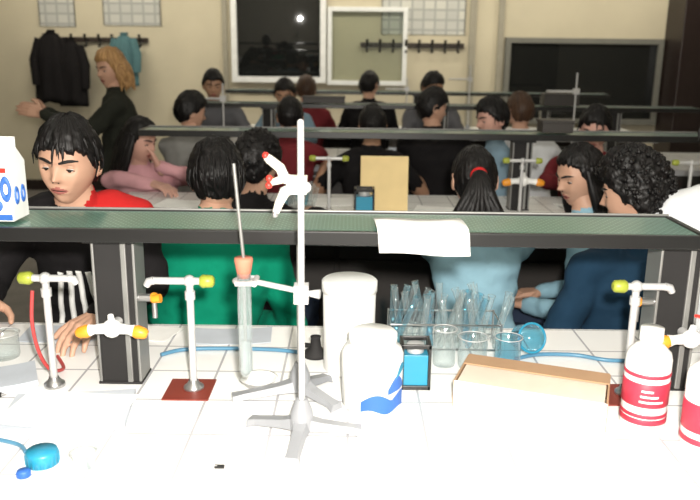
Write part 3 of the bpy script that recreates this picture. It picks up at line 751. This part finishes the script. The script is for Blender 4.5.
    Mh=Matrix.Translation(hl)@Matrix.Rotation(R(hyaw-yaw),4,'Z')@Matrix.Rotation(R(pitch),4,'X')@Matrix.Rotation(R(tilt),4,'Y')@Matrix.Scale(hscale,4)
    make_head(e,Mh,skin,near,lookdown); make_hair(e,Mh,style,hair,near,PN[0]*1.7)
    if not standing: stool(hip[0],hip[1],hz-.115,R(yaw))
    return e,me
S='seated_student'
e,me=person(S,(-.80,2.27),.69,4,(-.775,2.08,1.312),hyaw=-4,pitch=7,tilt=4,shirt='c_black',skin='skin',style='boy',near=True,lookdown=True,accent='c_red',wscale=.95,sdrop=.165,
   L=((-.24,-.16,.955),(-.20,-.30,.95),(.1,-1,-.05),(0,0,-1)))
bv=BVHTree.FromPolygons([v.co.copy() for v in me.vertices],[tuple(p.vertices) for p in me.polygons])
b=MB()
for i in range(7):
    X=-.05+.027*i; pts=[]
    for k in range(9):
        t=k/8; xx=X*(1+.5*(1-t)); zz=.80+.18*t+.012*math.cos(X*22)
        h=bv.ray_cast(Vector((xx,-.9,zz)),Vector((0,1,0)))[0]
        if h and h.y>-.25: pts.append((h.x,h.y-.001,h.z))
    if len(pts)>2: b.tube(pts,.0085,'white',8)
b.build('shirt_print',parent=e)
person(S,(-.47,2.25),.60,184,(-.432,2.42,1.215),hyaw=196,pitch=14,shirt='c_green',style='short',arms='lap',near=True,wscale=1.15)
person(S,(-.36,2.80),.59,172,(-.375,3.00,1.185),hyaw=150,pitch=18,shirt='c_black',style='curly',arms='bench')
person(S,(-1.13,4.26),.56,35,(-1.14,4.10,1.145),hyaw=70,pitch=12,shirt='c_pink',style='long',L='bench',Rr='cheek',skin='skin_pink')
person(S,(.45,2.58),.56,182,(.452,2.76,1.165),hyaw=180,pitch=14,shirt='c_blue',style='pony',arms='bench',near=True,wscale=.92)
person(S,(.97,2.76),.57,-120,(.87,2.86,1.17),hyaw=-72,pitch=12,shirt='c_blue',style='long',arms='lap',near=True,wscale=.9)
person(S,(.80,2.20),.60,-150,(.872,2.32,1.205),hyaw=-120,pitch=12,shirt='c_navy',style='curly',arms='lap',near=True,wscale=1.05)
person(S,(1.17,2.20),.76,175,(1.15,2.32,1.37),hyaw=170,pitch=12,shirt='c_white',style='short',arms='lap',near=False,wscale=1.08)
person(S,(.115,4.42),.59,180,(.125,4.56,1.20),hyaw=184,pitch=14,shirt='c_black',arms='wide',fs=True,skin='skin2')
person(S,(-.95,4.66),.63,165,(-1.0,4.78,1.25),hyaw=120,pitch=12,shirt='c_ltgrey')
person(S,(-.40,4.68),.61,180,(-.385,4.80,1.225),hyaw=190,pitch=12,shirt='c_wine',fs=True)
person(S,(.54,4.70),.67,175,(.50,4.80,1.29),hyaw=110,pitch=10,shirt='c_black',style='short')
person(S,(.86,4.36),.64,-100,(.80,4.38,1.26),hyaw=-70,pitch=8,shirt='c_ltblue',arms='lap',skin='skin_pink')
person(S,(1.12,4.78),.65,180,(1.06,4.86,1.27),hyaw=200,pitch=12,shirt='c_white',hair='hairbrown')
person(S,(1.33,4.24),.62,-10,(1.31,4.12,1.235),hyaw=-25,pitch=16,shirt='c_wine',skin='skin_pink')
person(S,(-1.08,6.28),.74,10,(-1.10,6.16,1.36),pitch=10,shirt='c_grey',skin='skin2')
person(S,(-.53,6.26),.68,-5,(-.53,6.14,1.30),pitch=18,shirt='c_ltblue',skin='skin2')
person(S,(-.40,6.72),.68,180,(-.40,6.80,1.30),pitch=10,shirt='c_wine',hair='hairbrown')
person(S,(.15,6.66),.73,180,(.15,6.78,1.35),hyaw=150,pitch=10,shirt='c_black')
person(S,(.66,6.30),.74,0,(.64,6.18,1.36),hyaw=30,pitch=14,shirt='c_grey',skin='skin2',style='short')
person('standing_teacher',(-1.50,4.86),.88,-75,(-1.50,4.86,1.50),hyaw=-40,pitch=6,shirt='c_olive',pants='c_black',hair='hairblond',style='bob',standing=True,arms='point',skin='skin')

# ---------------------------------------------------------------- camera
cam=bpy.data.cameras.new('cam'); cam.sensor_width=36; cam.lens=760*36/700; cam.clip_start=.05
cam.dof.use_dof=True; cam.dof.focus_distance=1.8; cam.dof.aperture_fstop=4.5
co=bpy.data.objects.new('camera',cam); scene.collection.objects.link(co)
co.matrix_world=Matrix.Translation((0,0,1.607))@Matrix.Rotation(R(90-14.4),4,'X')@Matrix.Rotation(R(.7),4,'Z')
scene.camera=co
